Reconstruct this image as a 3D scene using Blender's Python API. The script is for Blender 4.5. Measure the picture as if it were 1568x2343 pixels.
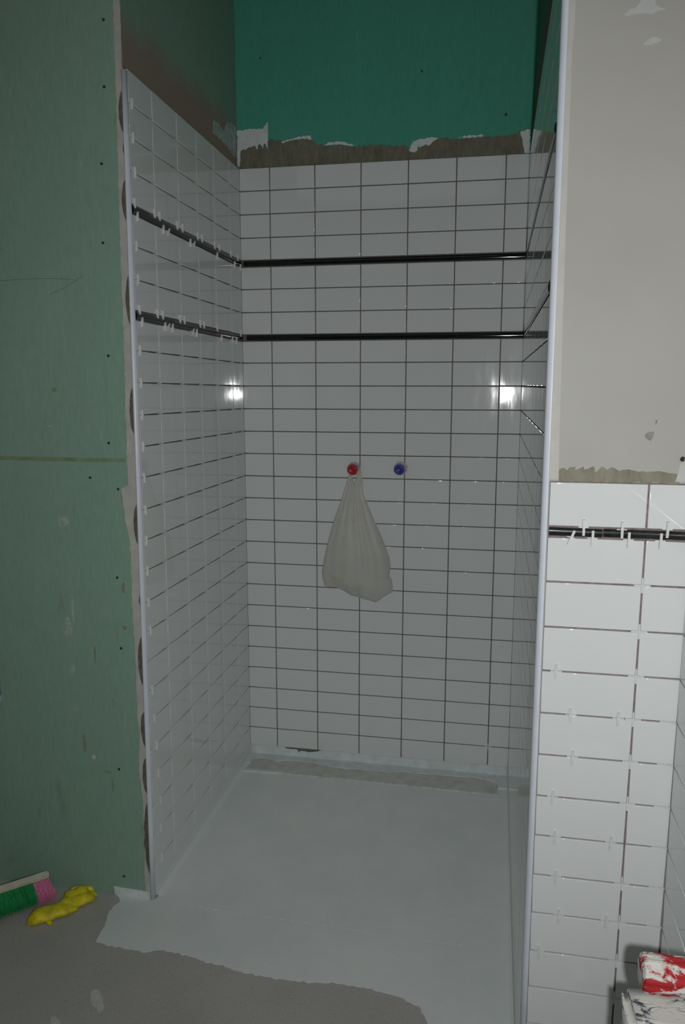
import bpy, bmesh, math, random
from mathutils import Vector, Matrix, noise
from mathutils.geometry import delaunay_2d_cdt
for o in list(bpy.data.objects):
    bpy.data.objects.remove(o, do_unlink=True)
random.seed(7)
S = bpy.context.scene
C = S.collection

# ------------------------------------------------------------------ camera
cam_d = bpy.data.cameras.new('camera')
cam = bpy.data.objects.new('camera', cam_d)
C.objects.link(cam)
S.camera = cam
cam.location = (0.9992, -3.5073, 1.8161)
cam.rotation_euler = (1.410390547734412, -3.3e-05, 0.19024088846738194)
cam_d.sensor_fit = 'HORIZONTAL'
cam_d.sensor_width = 36.0
cam_d.lens = 1797.7 / 1568 * 36.0
cam_d.clip_start = 0.05

# ------------------------------------------------------------------ world, light, exposure
wd = bpy.data.worlds.new('dim_room')
S.world = wd
wd.use_nodes = True
wd.node_tree.nodes['Background'].inputs[0].default_value = (0.85, 0.93, 1.0, 1)
wd.node_tree.nodes['Background'].inputs[1].default_value = 0.008
fl = bpy.data.lights.new('camera_flash', 'SPOT')
fl.energy = 76
fl.color = (1.0, 1.0, 1.0)
fl.spot_size = math.radians(128)
fl.spot_blend = 1.0
fl.shadow_soft_size = 0.018
flo = bpy.data.objects.new('camera_flash', fl)
C.objects.link(flo)
flo.location = (1.095, -3.49, 1.76)
flo.rotation_euler = (Vector((0.74, 0.0, 1.30)) - flo.location).to_track_quat('-Z', 'Y').to_euler()
rl = bpy.data.lights.new('ambient_fill', 'AREA')  # added fill panel under the ceiling, no real fixture; lifts the ambient level
rl.shape = 'RECTANGLE'; rl.size = 2.4; rl.size_y = 2.4; rl.energy = 5.5; rl.color = (0.95, 1.0, 1.0)
rlo = bpy.data.objects.new('ambient_fill', rl); C.objects.link(rlo); rlo.location = (-0.2, -3.6, 3.68)
S.view_settings.view_transform = 'Standard'
S.view_settings.look = 'None'
S.view_settings.exposure = 0.0
S.view_settings.gamma = 1.0
S.view_settings.use_curve_mapping = False

# ------------------------------------------------------------------ material helpers
class NT:
    def __init__(s, name):
        s.m = bpy.data.materials.new(name); s.m.use_nodes = True
        s.t = s.m.node_tree; s.b = s.t.nodes['Principled BSDF']
        s.pos = None
    def n(s, typ, **kw):
        k = s.t.nodes.new(typ)
        for a, b in kw.items(): setattr(k, a, b)
        return k
    def link(s, a, b): s.t.links.new(a, b)
    def coord(s, scale=(1, 1, 1)):
        if s.pos is None:
            s.pos = s.n('ShaderNodeTexCoord').outputs['Object']
        m = s.n('ShaderNodeMapping'); m.inputs['Scale'].default_value = scale
        s.link(s.pos, m.inputs['Vector']); return m.outputs[0]
    def noise(s, scale, detail=3, rough=0.55, stretch=(1, 1, 1), dist=0.0):
        k = s.n('ShaderNodeTexNoise'); s.link(s.coord(stretch), k.inputs['Vector'])
        k.inputs['Scale'].default_value = scale; k.inputs['Detail'].default_value = detail
        k.inputs['Roughness'].default_value = rough; k.inputs['Distortion'].default_value = dist
        return k.outputs[0]
    def ramp(s, fac, a, b, ca=(0, 0, 0, 1), cb=(1, 1, 1, 1)):
        r = s.n('ShaderNodeValToRGB'); e = r.color_ramp.elements
        e[0].position = a; e[1].position = b; e[0].color = ca; e[1].color = cb
        s.link(fac, r.inputs[0]); return r.outputs[0]
    def mix(s, fac, a, b):
        k = s.n('ShaderNodeMix', data_type='RGBA')
        for sock, v in ((k.inputs[0], fac), (k.inputs[6], a), (k.inputs[7], b)):
            if isinstance(v, (tuple, list)): sock.default_value = tuple(v) + ((1,) if len(v) == 3 else ())
            elif isinstance(v, (int, float)): sock.default_value = v
            else: s.link(v, sock)
        return k.outputs[2]
    def math(s, op, a, b=None):
        k = s.n('ShaderNodeMath', operation=op)
        for sock, v in ((k.inputs[0], a), (k.inputs[1], b)):
            if v is None: continue
            if isinstance(v, (int, float)): sock.default_value = v
            else: s.link(v, sock)
        return k.outputs[0]
    def axis(s, i):
        if s.pos is None:
            s.pos = s.n('ShaderNodeTexCoord').outputs['Object']
        k = s.n('ShaderNodeSeparateXYZ'); s.link(s.pos, k.inputs[0]); return k.outputs[i]
    def bump(s, h, strength, dist=0.001):
        k = s.n('ShaderNodeBump'); k.inputs['Strength'].default_value = strength
        k.inputs['Distance'].default_value = dist; s.link(h, k.inputs['Height'])
        s.link(k.outputs[0], s.b.inputs['Normal'])
    def set(s, color=None, rough=None, spec=None, **kw):
        for nm, v in [('Base Color', color), ('Roughness', rough), ('Specular IOR Level', spec)] + list(kw.items()):
            if v is None: continue
            i = s.b.inputs[nm]
            if isinstance(v, (tuple, list)): i.default_value = tuple(v) + ((1,) if len(v) == 3 else ())
            elif isinstance(v, (int, float)): i.default_value = v
            else: s.link(v, i)
        return s.m

def simple(name, col, rough=0.5, var=0.12, scale=60, bump=0.0, **kw):
    k = NT(name)
    dark = tuple(c * (1 - var) for c in col); lite = tuple(min(1, c * (1 + var)) for c in col)
    n = k.noise(scale)
    k.set(color=k.mix(k.ramp(n, 0.3, 0.7), dark, lite), rough=rough, **kw)
    if bump: k.bump(n, bump)
    return k.m

def tile_mat(name, col):
    k = NT(name)
    dust = k.ramp(k.noise(7, 4, 0.6, (1, 1, 0.35)), 0.42, 0.75)
    c = k.mix(k.math('MULTIPLY', dust, 0.10), col, (0.60, 0.60, 0.57))
    sm = k.noise(30, 3, 0.6, (1, 1, 0.15))
    k.set(color=c, rough=k.math('ADD', k.math('MULTIPLY', k.ramp(sm, 0.45, 0.8), 0.06), 0.045), spec=0.5)
    k.bump(k.noise(9, 2, 0.4), 0.10, 0.002)
    return k.m

M = {}
M['tile'] = tile_mat('glazed_white_tile', (0.77, 0.80, 0.79))
M['bed'] = simple('dark_tile_adhesive', (0.165, 0.16, 0.135), 0.9, 0.25, 120, 0.3)
M['bedR'] = simple('brown_tile_adhesive', (0.24, 0.195, 0.19), 0.9, 0.3, 60, 0.3)
M['black'] = simple('glossy_black_tile', (0.008, 0.009, 0.009), 0.07, 0.2, 50)
M['blackR'] = simple('dusty_black_tile', (0.018, 0.02, 0.021), 0.22, 0.5, 40)
M['spacer'] = simple('white_plastic', (0.72, 0.74, 0.72), 0.4, 0.05, 80)
M['trimw'] = simple('white_pvc_trim', (0.74, 0.79, 0.86), 0.32, 0.03, 20)
M['strip'] = simple('joint_compound', (0.56, 0.55, 0.51), 0.85, 0.10, 25, 0.2)
M['lump'] = simple('grey_brown_adhesive', (0.15, 0.14, 0.11), 0.9, 0.3, 60, 0.4)
M['bluewhite'] = simple('sealing_paint', (0.75, 0.81, 0.81), 0.6, 0.08, 26, 0.15)
M['screw'] = simple('dark_screw_head', (0.03, 0.04, 0.035), 0.5, 0.2, 400)
M['rust'] = simple('rusty_screw_head', (0.09, 0.055, 0.04), 0.8, 0.4, 300)

def board(name, col, streak, rustc=None, band=None):
    k = NT(name)
    fine = k.noise(90, 2, 0.7, (1, 1, 0.25))
    big = k.noise(3.2, 4, 0.6, (1, 1, 0.5))
    c = k.mix(k.ramp(fine, 0.3, 0.75), tuple(x * 0.93 for x in col), tuple(x * 1.07 for x in col))
    c = k.mix(k.math('MULTIPLY', k.ramp(big, 0.45, 0.8), 0.22), c, streak)
    v = k.noise(22, 3, 0.6, (1, 1, 0.06))
    c = k.mix(k.math('MULTIPLY', k.ramp(v, 0.58, 0.8), 0.22), c, streak)
    if rustc:
        r = k.noise(9, 4, 0.6, (1.6, 1, 0.5), 0.4)
        c = k.mix(k.math('MULTIPLY', k.ramp(r, 0.66, 0.76), 0.45), c, rustc)
    if band:
        z0, z1, bc = band
        z = k.axis(2)
        nz = k.math('MULTIPLY', k.noise(6, 4, 0.6), 0.16)
        f = k.math('SUBTRACT', 1.0, k.math('DIVIDE', k.math('SUBTRACT', k.math('SUBTRACT', z, z0), nz), z1 - z0))
        c = k.mix(k.ramp(f, 0.0, 0.9), c, bc)
    k.set(color=c, rough=0.85, spec=0.25)
    k.bump(fine, 0.15)
    return k.m
M['gl'] = board('green_board_left', (0.285, 0.445, 0.35), (0.44, 0.54, 0.46), (0.22, 0.16, 0.10))
M['gs'] = board('green_board_side', (0.26, 0.42, 0.33), (0.28, 0.33, 0.26), None, (2.77, 2.89, (0.33, 0.27, 0.215)))
M['gb'] = board('green_board_back', (0.095, 0.41, 0.30), (0.14, 0.60, 0.45), (0.07, 0.30, 0.2))
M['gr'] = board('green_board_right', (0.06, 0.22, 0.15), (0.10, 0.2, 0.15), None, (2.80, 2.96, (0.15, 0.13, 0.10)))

def plaster():
    k = NT('skim_plaster')
    a = k.noise(2.6, 4, 0.55); f = k.noise(70, 3, 0.6)
    c = k.mix(k.ramp(a, 0.3, 0.7), (0.445, 0.435, 0.405), (0.50, 0.495, 0.465))
    k.set(color=c, rough=0.8, spec=0.3); k.bump(f, 0.08); return k.m
M['plaster'] = plaster()
M['bead'] = simple('corner_bead_filler', (0.56, 0.55, 0.51), 0.8, 0.04, 30)
M['skim'] = simple('fresh_white_filler', (0.56, 0.575, 0.56), 0.7, 0.05, 30)
M['olive'] = NT('smeared_olive_adhesive')
def f_(k):
    a = k.noise(26, 5, 0.7, (1, 1, 0.35)); b = k.noise(8, 3)
    c = k.mix(k.ramp(a, 0.3, 0.72), (0.17, 0.165, 0.115), (0.33, 0.32, 0.25))
    c = k.mix(k.math('MULTIPLY', k.ramp(b, 0.5, 0.8), 0.4), c, (0.4, 0.39, 0.32))
    k.set(color=c, rough=0.85); k.bump(a, 0.3); return k.m
M['olive'] = f_(M['olive'])
def prim(k):
    a = k.noise(34, 6, 0.8, (1.3, 1, 0.45), 0.2); b = k.noise(110, 2, 0.5)
    c = k.mix(k.ramp(a, 0.32, 0.7), (0.14, 0.135, 0.09), (0.29, 0.28, 0.21))
    h = k.n('ShaderNodeTexWave', wave_type='BANDS', bands_direction='Z')
    k.link(k.coord(), h.inputs['Vector']); h.inputs['Scale'].default_value = 55; h.inputs['Distortion'].default_value = 2.5
    c = k.mix(k.math('MULTIPLY', h.outputs[1], 0.25), c, (0.15, 0.15, 0.11))
    k.set(color=c, rough=0.9); k.bump(a, 0.3); return k.m
M['primer'] = prim(NT('brushed_brown_primer'))
def conc():
    k = NT('screed_floor')
    a = k.noise(3, 5, 0.6); b = k.noise(140, 3, 0.7); sp = k.noise(150, 2, 0.5)
    c = k.mix(k.ramp(a, 0.3, 0.7), (0.42, 0.41, 0.375), (0.50, 0.49, 0.46))
    c = k.mix(k.math('MULTIPLY', k.ramp(b, 0.35, 0.7), 0.3), c, (0.56, 0.55, 0.52))
    c = k.mix(k.math('MULTIPLY', k.ramp(sp, 0.60, 0.72), 0.5), c, (0.17, 0.17, 0.15))
    k.set(color=c, rough=0.9); k.bump(b, 0.3); return k.m
M['floor'] = conc()
def memb():
    k = NT('waterproof_coating')
    a = k.noise(5, 4, 0.6); b = k.noise(35, 4, 0.65, (0.35, 1, 1)); s = k.noise(9, 3, 0.6, (2.2, 0.3, 1))
    f = k.noise(220, 2, 0.6)
    c = k.mix(k.ramp(a, 0.3, 0.7), (0.76, 0.815, 0.81), (0.84, 0.87, 0.845))
    c = k.mix(k.math('MULTIPLY', k.ramp(s, 0.5, 0.75), 0.3), c, (0.86, 0.89, 0.88))
    c = k.mix(k.math('MULTIPLY', k.ramp(b, 0.62, 0.72), 0.3), c, (0.88, 0.90, 0.89))
    c = k.mix(k.math('MULTIPLY', k.ramp(f, 0.3, 0.7), 0.15), c, (0.56, 0.60, 0.60))
    k.set(color=c, rough=k.math('ADD', k.math('MULTIPLY', k.ramp(b, 0.4, 0.65), -0.25), 0.68), spec=0.5); k.bump(b, 0.4, 0.002); return k.m
M['memb'] = memb()
M['drain'] = simple('dirty_grey_plastic', (0.63, 0.63, 0.58), 0.55, 0.12, 18)
M['drainrim'] = simple('dull_steel_rim', (0.66, 0.67, 0.63), 0.45, 0.15, 50)
M['red'] = simple('red_plastic', (0.42, 0.012, 0.018), 0.35, 0.15, 120)
M['blue'] = simple('blue_plastic', (0.02, 0.035, 0.30), 0.35, 0.15, 120)
M['clear'] = simple('milky_plastic', (0.42, 0.43, 0.45), 0.3, 0.2, 90)
M['redrim'] = simple('red_rim_plastic', (0.50, 0.08, 0.085), 0.4, 0.2, 200)
M['bluerim'] = simple('blue_rim_plastic', (0.14, 0.17, 0.36), 0.4, 0.2, 200)
M['brushblock'] = simple('beige_brush_block', (0.60, 0.58, 0.46), 0.55, 0.1, 30)
M['green'] = simple('green_bristle', (0.02, 0.36, 0.10), 0.5, 0.35, 150)
M['pink'] = simple('pink_bristle', (0.92, 0.24, 0.45), 0.5, 0.3, 150)
M['yellow'] = simple('yellow_rubber', (0.80, 0.66, 0.02), 0.5, 0.3, 35, 0.3)
M['room'] = simple('room_plaster', (0.34, 0.34, 0.32), 0.9, 0.05, 5)
M['cable'] = simple('black_rubber', (0.02, 0.02, 0.02), 0.6, 0.1, 30)
def caked(name, base, thr):
    k = NT(name)
    a = k.noise(38, 4, 0.65, (0.6, 1, 1), 0.5)
    c = k.mix(k.ramp(a, thr, thr + 0.06), base, (0.70, 0.69, 0.64))
    k.set(color=c, rough=0.75); k.bump(k.ramp(a, thr, thr + 0.1), 0.6, 0.003); return k.m
M['redcake'] = caked('red_plastic_with_adhesive', (0.45, 0.015, 0.02), 0.47)
M['greycake'] = caked('grey_housing_with_adhesive', (0.07, 0.08, 0.12), 0.39)
M['steel'] = simple('steel', (0.4, 0.4, 0.4), 0.4, 0.1, 30, **{'Metallic': 0.9})
def bagm():
    k = NT('thin_white_plastic')
    a = k.noise(14, 3, 0.5, (1, 1, 0.2))
    c = k.mix(k.ramp(a, 0.3, 0.7), (0.78, 0.79, 0.75), (0.90, 0.90, 0.85))
    y = k.noise(16, 3, 0.6); 
    c = k.mix(k.math('MULTIPLY', k.ramp(y, 0.52, 0.7), 0.5), c, (0.80, 0.74, 0.50))
    k.set(color=c, rough=0.45, Alpha=0.66); k.b.inputs['Transmission Weight'].default_value = 0.0
    tr = k.n('ShaderNodeBsdfTranslucent'); k.link(c, tr.inputs[0])
    mx = k.n('ShaderNodeMixShader'); mx.inputs[0].default_value = 0.3
    k.link(k.b.outputs[0], mx.inputs[1]); k.link(tr.outputs[0], mx.inputs[2])
    k.link(mx.outputs[0], k.t.nodes['Material Output'].inputs[0])
    k.bump(k.noise(40, 3, 0.5, (1, 1, 0.15)), 0.3, 0.003)
    return k.m
M['bag'] = bagm()
M['scrap'] = simple('yellow_brown_scrap', (0.70, 0.42, 0.03), 0.6, 0.4, 90)

# ------------------------------------------------------------------ mesh helpers
def link(name, me, parent=None):
    o = bpy.data.objects.new(name, me); C.objects.link(o)
    if parent: o.parent = parent
    return o
def obj(name, bm, mat, parent=None, smooth=False):
    bmesh.ops.recalc_face_normals(bm, faces=bm.faces)
    me = bpy.data.meshes.new(name); bm.to_mesh(me); bm.free()
    if smooth:
        for p_ in me.polygons: p_.use_smooth = True
    me.materials.append(M[mat] if isinstance(mat, str) else mat)
    return link(name, me, parent)
def tag(o, label, cat, group=None, kind=None):
    o['label'] = label; o['category'] = cat
    if group: o['group'] = group
    if kind: o['kind'] = kind
    return o
def struct(o, label, cat):
    o['kind'] = 'structure'; o['label'] = label; o['category'] = cat; return o
def empty(name, loc):
    o = bpy.data.objects.new(name, None); C.objects.link(o); o.location = loc
    o.empty_display_size = 0.05
    return o
def box(bm, a, b):
    x0, y0, z0 = a; x1, y1, z1 = b
    v = [bm.verts.new(c) for c in ((x0,y0,z0),(x1,y0,z0),(x1,y1,z0),(x0,y1,z0),(x0,y0,z1),(x1,y0,z1),(x1,y1,z1),(x0,y1,z1))]
    for f in ((3,2,1,0),(4,5,6,7),(0,1,5,4),(1,2,6,5),(2,3,7,6),(3,0,4,7)): bm.faces.new([v[i] for i in f])
    return v
def boxo(name, a, b, mat, parent=None, bev=0.0):
    bm = bmesh.new(); box(bm, a, b)
    if bev: bmesh.ops.bevel(bm, geom=bm.edges[:], offset=bev, segments=2, affect='EDGES', profile=0.7)
    return obj(name, bm, mat, parent)
def prism(bm, pts, f0, f1):
    """closed outline pts mapped by f0 (back) and f1 (front)"""
    V2 = [Vector((p[0], p[1])) for p in pts]; n = len(V2)
    ov, oe, of, _a, _b, _c = delaunay_2d_cdt(V2, [(i, (i + 1) % n) for i in range(n)], [], 1, 1e-6)
    a = [bm.verts.new(f0(v)) for v in ov]; b = [bm.verts.new(f1(v)) for v in ov]
    cnt = {}
    for f in of:
        bm.faces.new([b[i] for i in f]); bm.faces.new([a[i] for i in f][::-1])
        for i in range(len(f)):
            e = (f[i], f[(i + 1) % len(f)]); k = tuple(sorted(e)); cnt.setdefault(k, []).append(e)
    for k, es in cnt.items():
        if len(es) == 1:
            i, j = es[0]; bm.faces.new((a[i], a[j], b[j], b[i]))
    for v in [v for v in a + b if not v.link_faces]: bm.verts.remove(v)
    return
def prism_old(bm, pts, f0, f1):
    a = [bm.verts.new(f0(p)) for p in pts]; b = [bm.verts.new(f1(p)) for p in pts]
    bm.faces.new(a); bm.faces.new(b[::-1])
    n = len(pts)
    for i in range(n): bm.faces.new((a[i], a[(i+1) % n], b[(i+1) % n], b[i]))
def ragged(pts, step=0.006, amp=0.002, closed=True):
    out = []
    n = len(pts)
    for i in range(n if closed else n - 1):
        p, q = Vector(pts[i]), Vector(pts[(i+1) % n]); L = (q - p).length; k = max(1, int(L / step))
        d = (q - p).normalized() if L > 0 else Vector((1, 0)); nn = Vector((-d.y, d.x))
        for j in range(k):
            c = p.lerp(q, j / k); 
            c = c + nn * (amp * noise.noise(Vector((c.x * 90, c.y * 90, 3.1))) * 1.6 if not (j == 0) else 0)
            out.append((c.x, c.y))
    if not closed: out.append(tuple(pts[-1]))
    return out
def patch(name, pts, plane, base, th, mat, parent, step=0.006, amp=0.002):
    """thin coat on a wall: plane 'y' (faces -y), 'x' (faces +x), 'z' (faces up)"""
    bm = bmesh.new(); P = ragged(pts, step, amp)
    if plane == 'y': prism(bm, P, lambda p: (p[0], base + 0.0005, p[1]), lambda p: (p[0], base - th, p[1]))
    elif plane == 'x': prism(bm, P, lambda p: (base - 0.0005, p[0], p[1]), lambda p: (base + th, p[0], p[1]))
    else: prism(bm, P, lambda p: (p[0], p[1], base), lambda p: (p[0], p[1], base + th))
    bmesh.ops.triangulate(bm, faces=[f for f in bm.faces if len(f.verts) > 4])
    return obj(name, bm, mat, parent)
def lathe(bm, prof, axis_o, ax, segs=24, rfun=None):
    """prof: (r, h) along direction ax from axis_o"""
    ax = Vector(ax).normalized(); u = ax.orthogonal().normalized(); v = ax.cross(u)
    rings = []
    for i, (r, h) in enumerate(prof):
        if r < 1e-6: rings.append([bm.verts.new(Vector(axis_o) + ax * h)]); continue
        ring = []
        for k in range(segs):
            a = 2 * math.pi * k / segs; rr = r * (rfun(k, i) if rfun else 1)
            ring.append(bm.verts.new(Vector(axis_o) + ax * h + (u * math.cos(a) + v * math.sin(a)) * rr))
        rings.append(ring)
    for A, B in zip(rings, rings[1:]):
        if len(A) == 1 and len(B) == 1: continue
        for k in range(segs):
            k2 = (k + 1) % segs
            if len(A) == 1: bm.faces.new((A[0], B[k], B[k2]))
            elif len(B) == 1: bm.faces.new((A[k], A[k2], B[0]))
            else: bm.faces.new((A[k], A[k2], B[k2], B[k]))
    for R_ in (rings[0], rings[-1]):
        if len(R_) > 2: bm.faces.new(R_)

JW = 0.0042
def tiles(bm, cols, rows, P, normal, th=0.008, tilt=0.00022, jw=JW, skip=()):
    """glazed tiles between joint lines; P(c, r) gives the face position of column coordinate c, row coordinate r"""
    N = Vector(normal)
    for j in range(len(rows) - 1):
        for i in range(len(cols) - 1):
            r1, r0 = rows[j], rows[j+1]
            if (j in skip): continue
            c0, c1 = cols[i], cols[i+1]
            js = jw / 2
            corners = []
            dz = [random.uniform(-tilt, tilt) for _ in range(2)]
            for a, b, sa, sb in ((c0, r0, 1, 1), (c1, r0, -1, 1), (c1, r1, -1, -1), (c0, r1, 1, -1)):
                corners.append((a, b, sa, sb))
            rings = []
            for inset, depth in ((0, th), (0, 0.0016), (0.00025, 0.0008), (0.0008, 0.00022), (0.0018, 0.0)):
                ring = []
                for a, b, sa, sb in corners:
                    p = P(a + sa * (js + inset), b, sb * (js + inset))
                    p = p - N * (depth + dz[0] * sa + dz[1] * sb)
                    ring.append(bm.verts.new(p))
                rings.append(ring)
            for q, (A, B) in enumerate(zip(rings, rings[1:])):
                for k in range(4):
                    f = bm.faces.new((A[k], A[(k+1) % 4], B[(k+1) % 4], B[k])); f.smooth = q > 0
            bm.faces.new(rings[-1])

def pencil(bm, path, N, up, h=0.0115, proud=0.006, back=0.006):
    """half-round border tile swept from path[0] to path[1]"""
    N = Vector(N); up = Vector(up)
    prof = []
    for k in range(9):
        a = -math.pi / 2 + math.pi * k / 8
        prof.append((math.sin(a) * h, math.cos(a) * proud))
    prof = [(-h, -back)] + prof + [(h, -back)]
    A = [bm.verts.new(path[0] + up * u + N * n) for u, n in prof]
    B = [bm.verts.new(path[1] + up * u + N * n) for u, n in prof]
    m = len(prof)
    for k in range(m):
        f = bm.faces.new((A[k], A[(k+1) % m], B[(k+1) % m], B[k])); f.smooth = 1 <= k < m - 2
    A2 = [bm.verts.new(v.co) for v in A]; B2 = [bm.verts.new(v.co) for v in B]
    bm.faces.new(A2); bm.faces.new(B2[::-1])

# ------------------------------------------------------------------ measured joint lines
XL, XR, YF = -0.140, 1.1085, -1.705
backrows = [2.7569, 2.6602, 2.5615, 2.4617, 2.3662, 2.3368, 2.2399, 2.1388, 2.0406, 2.0122, 1.9143, 1.811, 1.7076,
            1.6042, 1.501, 1.3965, 1.2925, 1.1885, 1.0845, 0.9805, 0.8768, 0.7732, 0.6691, 0.5653, 0.4615, 0.358, 0.2548, 0.1514, 0.058]
leftrows = [2.7725, 2.6758, 2.5758, 2.4749, 2.3760, 2.3465, 2.2500, 2.1477, 2.0500, 2.0205, 1.9244, 1.8214, 1.7169,
            1.6134, 1.5106, 1.4034, 1.2988, 1.1947, 1.0877, 0.9852, 0.8799, 0.7740, 0.6667, 0.5611, 0.4563, 0.3497, 0.2425, 0.1289, 0.040]
frows = [1.603, 1.501, 1.477, 1.373, 1.266, 1.160, 1.056, 0.952, 0.847, 0.7445, 0.641, 0.539, 0.4355, 0.335, 0.232, 0.130, 0.024]
backcols = [XL - 0.0018, -0.0025, 0.2011, 0.4046, 0.6084, 0.8117, 1.0146, XR + 0.0018]
leftcols = [-1.104, -0.9298, -0.7240, -0.5368, -0.3460, -0.1504, 0.003]
def lean(z): return 0.0143 * (z - 1.4)
def zl(i, y): return backrows[i] + (leftrows[i] - backrows[i]) * (-y / 0.93)

# ------------------------------------------------------------------ room shell
fo = boxo('floor', (-3.0, -5.5, -0.12), (2.6, 0.15, 0.0), 'floor'); struct(fo, 'grey screed floor with a pale painted shower area', 'floor')
co = boxo('ceiling', (-3.0, -5.5, 3.7), (2.6, 0.15, 3.8), 'room'); struct(co, 'plain ceiling above the frame', 'ceiling')
wb = boxo('wall_back', (-0.152, 0.012, 0.0), (1.1205, 0.15, 3.7), 'gb'); struct(wb, 'back wall of the shower niche, green board above white tiles', 'wall')

# left partition: leaning prism, front face pale green board, niche face dark green board
bm = bmesh.new()
vs = box(bm, (-3.0, -1.112, 0.0), (-0.152, 0.15, 3.7))
for v in vs:
    if v.co.y < -1: v.co.y += lean(v.co.z)
wl = obj('wall_left', bm, 'gl'); wl.data.materials.append(M['gs'])
for f in wl.data.polygons:
    if f.normal.x > 0.9: f.material_index = 1
struct(wl, 'green plasterboard partition left of the niche with a tiled inner side', 'wall')
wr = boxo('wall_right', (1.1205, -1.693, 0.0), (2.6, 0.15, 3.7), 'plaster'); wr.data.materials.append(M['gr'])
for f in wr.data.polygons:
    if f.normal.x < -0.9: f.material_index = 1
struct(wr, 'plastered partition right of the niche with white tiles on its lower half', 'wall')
ws = boxo('wall_side', (1.4385, -5.5, 0.0), (1.6, -1.693, 3.7), 'plaster'); struct(ws, 'side wall at the right frame edge with white tiles', 'wall')
wn = boxo('wall_near', (-3.0, -5.6, 0.0), (1.6, -5.5, 3.7), 'room'); struct(wn, 'room wall behind the camera', 'wall')
wo = boxo('wall_far_left', (-3.1, -5.6, 0.0), (-3.0, 0.15, 3.7), 'room'); struct(wo, 'room wall far to the left outside the frame', 'wall')

# ------------------------------------------------------------------ tile fields
def PB(c, r, dr=0.0): return Vector((c, 0.0, r + dr))
bm = bmesh.new()
tiles(bm, backcols, backrows, PB, (0, -1, 0), skip=(4, 8))
obj('tile_field', bm, 'tile', wb)
bm = bmesh.new(); box(bm, (-0.1505, 0.0055, 0.058), (1.119, 0.0125, 2.7565)); obj('adhesive_bed', bm, 'bed', wb)
def band_back(z0, z1, seams, x0, x1, nm):
    bm = bmesh.new(); zc = (z0 + z1) / 2; xs = [x0] + seams + [x1]
    for a, b in zip(xs, xs[1:]):
        pencil(bm, (Vector((a + 0.0007, 0, zc)), Vector((b - 0.0007, 0, zc))), (0, -1, 0), (0, 0, 1), 0.0118, 0.004, 0.0055)
    return obj(nm, bm, 'black', wb)
sb = band_back(2.3662, 2.3368, [0.020, 0.285, 0.556, 0.845], -0.128, XR - 0.001, 'border_band')
sb['label'] = 'upper black pencil border'
sb = band_back(2.0406, 2.0122, [0.012, 0.284, 0.556, 0.83], -0.120, XR - 0.001, 'border_band')
sb['label'] = 'lower black pencil border'

rowidx = list(range(len(backrows)))
def PLf(c, r, dr=0.0):
    # r is a row index here
    i = int(round(r)); 
    yy = min(0.0, c); z = zl(i, yy) + dr
    return Vector((XL, c + lean(z) * min(1.0, -c / 0.35), z))
bm = bmesh.new()
tiles(bm, leftcols, rowidx, lambda c, r, dr=0.0: PLf(c, r, dr), (1, 0, 0), skip=(4, 8))
obj('tile_field', bm, 'tile', wl)
bm = bmesh.new(); vv = box(bm, (-0.1525, -1.104, 0.04), (XL - 0.0055, 0.0, 2.757))
for v in vv:
    if v.co.y < -1:
        v.co.y += lean(v.co.z)
        if v.co.z > 1: v.co.z = 2.7745
obj('adhesive_bed', bm, 'bed', wl)
def band_left(i0, i1, nm):
    bm = bmesh.new(); ys = [-1.102, -0.83, -0.56, -0.29, -0.003]
    for a, b in zip(ys, ys[1:]):
        pa = (PLf(a + 0.001, i0) + PLf(a + 0.001, i1)) / 2; pb = (PLf(b - 0.001, i0) + PLf(b - 0.001, i1)) / 2
        pencil(bm, (pa, pb), (1, 0, 0), (0, 0, 1), 0.0118, 0.004, 0.0055)
    return obj(nm, bm, 'black', wl)
band_left(4, 5, 'border_band')['label'] = 'upper black pencil border'
band_left(8, 9, 'border_band')['label'] = 'lower black pencil border'

# niche side of the right partition
rc = [-1.688 + 0.2035 * k for k in range(0, 9)]
rc = [y for y in rc if y < -0.03] + [0.003]
bm = bmesh.new()
rrows = [2.8] + backrows[1:]
tiles(bm, rc, backrows, lambda c, r, dr=0.0: Vector((XR, c, r + dr)), (-1, 0, 0), skip=(4, 8), tilt=0.00015)
obj('tile_field', bm, 'tile', wr)
bm = bmesh.new(); box(bm, (XR + 0.0055, -1.69, 0.05), (1.121, 0.0, 2.7565)); obj('adhesive_bed', bm, 'bed', wr)
for i0, nm in ((4, 'upper'), (8, 'lower')):
    bm = bmesh.new(); zc = (backrows[i0] + backrows[i0+1]) / 2; ys = [-1.688, -1.41, -1.14, -0.87, -0.6, -0.33, -0.006]
    for a, b in zip(ys, ys[1:]):
        pencil(bm, (Vector((XR, a + 0.001, zc)), Vector((XR, b - 0.001, zc))), (-1, 0, 0), (0, 0, 1), 0.0118, 0.004, 0.0055)
    obj('border_band', bm, 'black', wr)['label'] = nm + ' black pencil border'

# front of the right partition
bm = bmesh.new()
tiles(bm, [1.1262, 1.3315, 1.428], frows, lambda c, r, dr=0.0: Vector((c - 0.0045 + 0.009 * min(1, r / 1.6) * (1 if c > 1.2 else 0.3), YF, r + dr)), (0, -1, 0), skip=(1,), jw=0.0042)
obj('tile_field', bm, 'tile', wr)
bm = bmesh.new(); box(bm, (1.1262, -1.6995, 0.024), (1.4265, -1.6925, 1.6025)); obj('adhesive_bed', bm, 'bedR', wr)
bm = bmesh.new(); xs = [1.1262, 1.244, 1.4225]
for a, b in zip(xs, xs[1:]):
    pencil(bm, (Vector((a + 0.0012, YF, 1.4895)), Vector((b - 0.0012, YF, 1.4885))), (0, -1, 0), (0, 0, 1), 0.0092, 0.0045, 0.0055)
obj('border_band', bm, 'blackR', wr)['label'] = 'dusty black pencil border'
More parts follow.
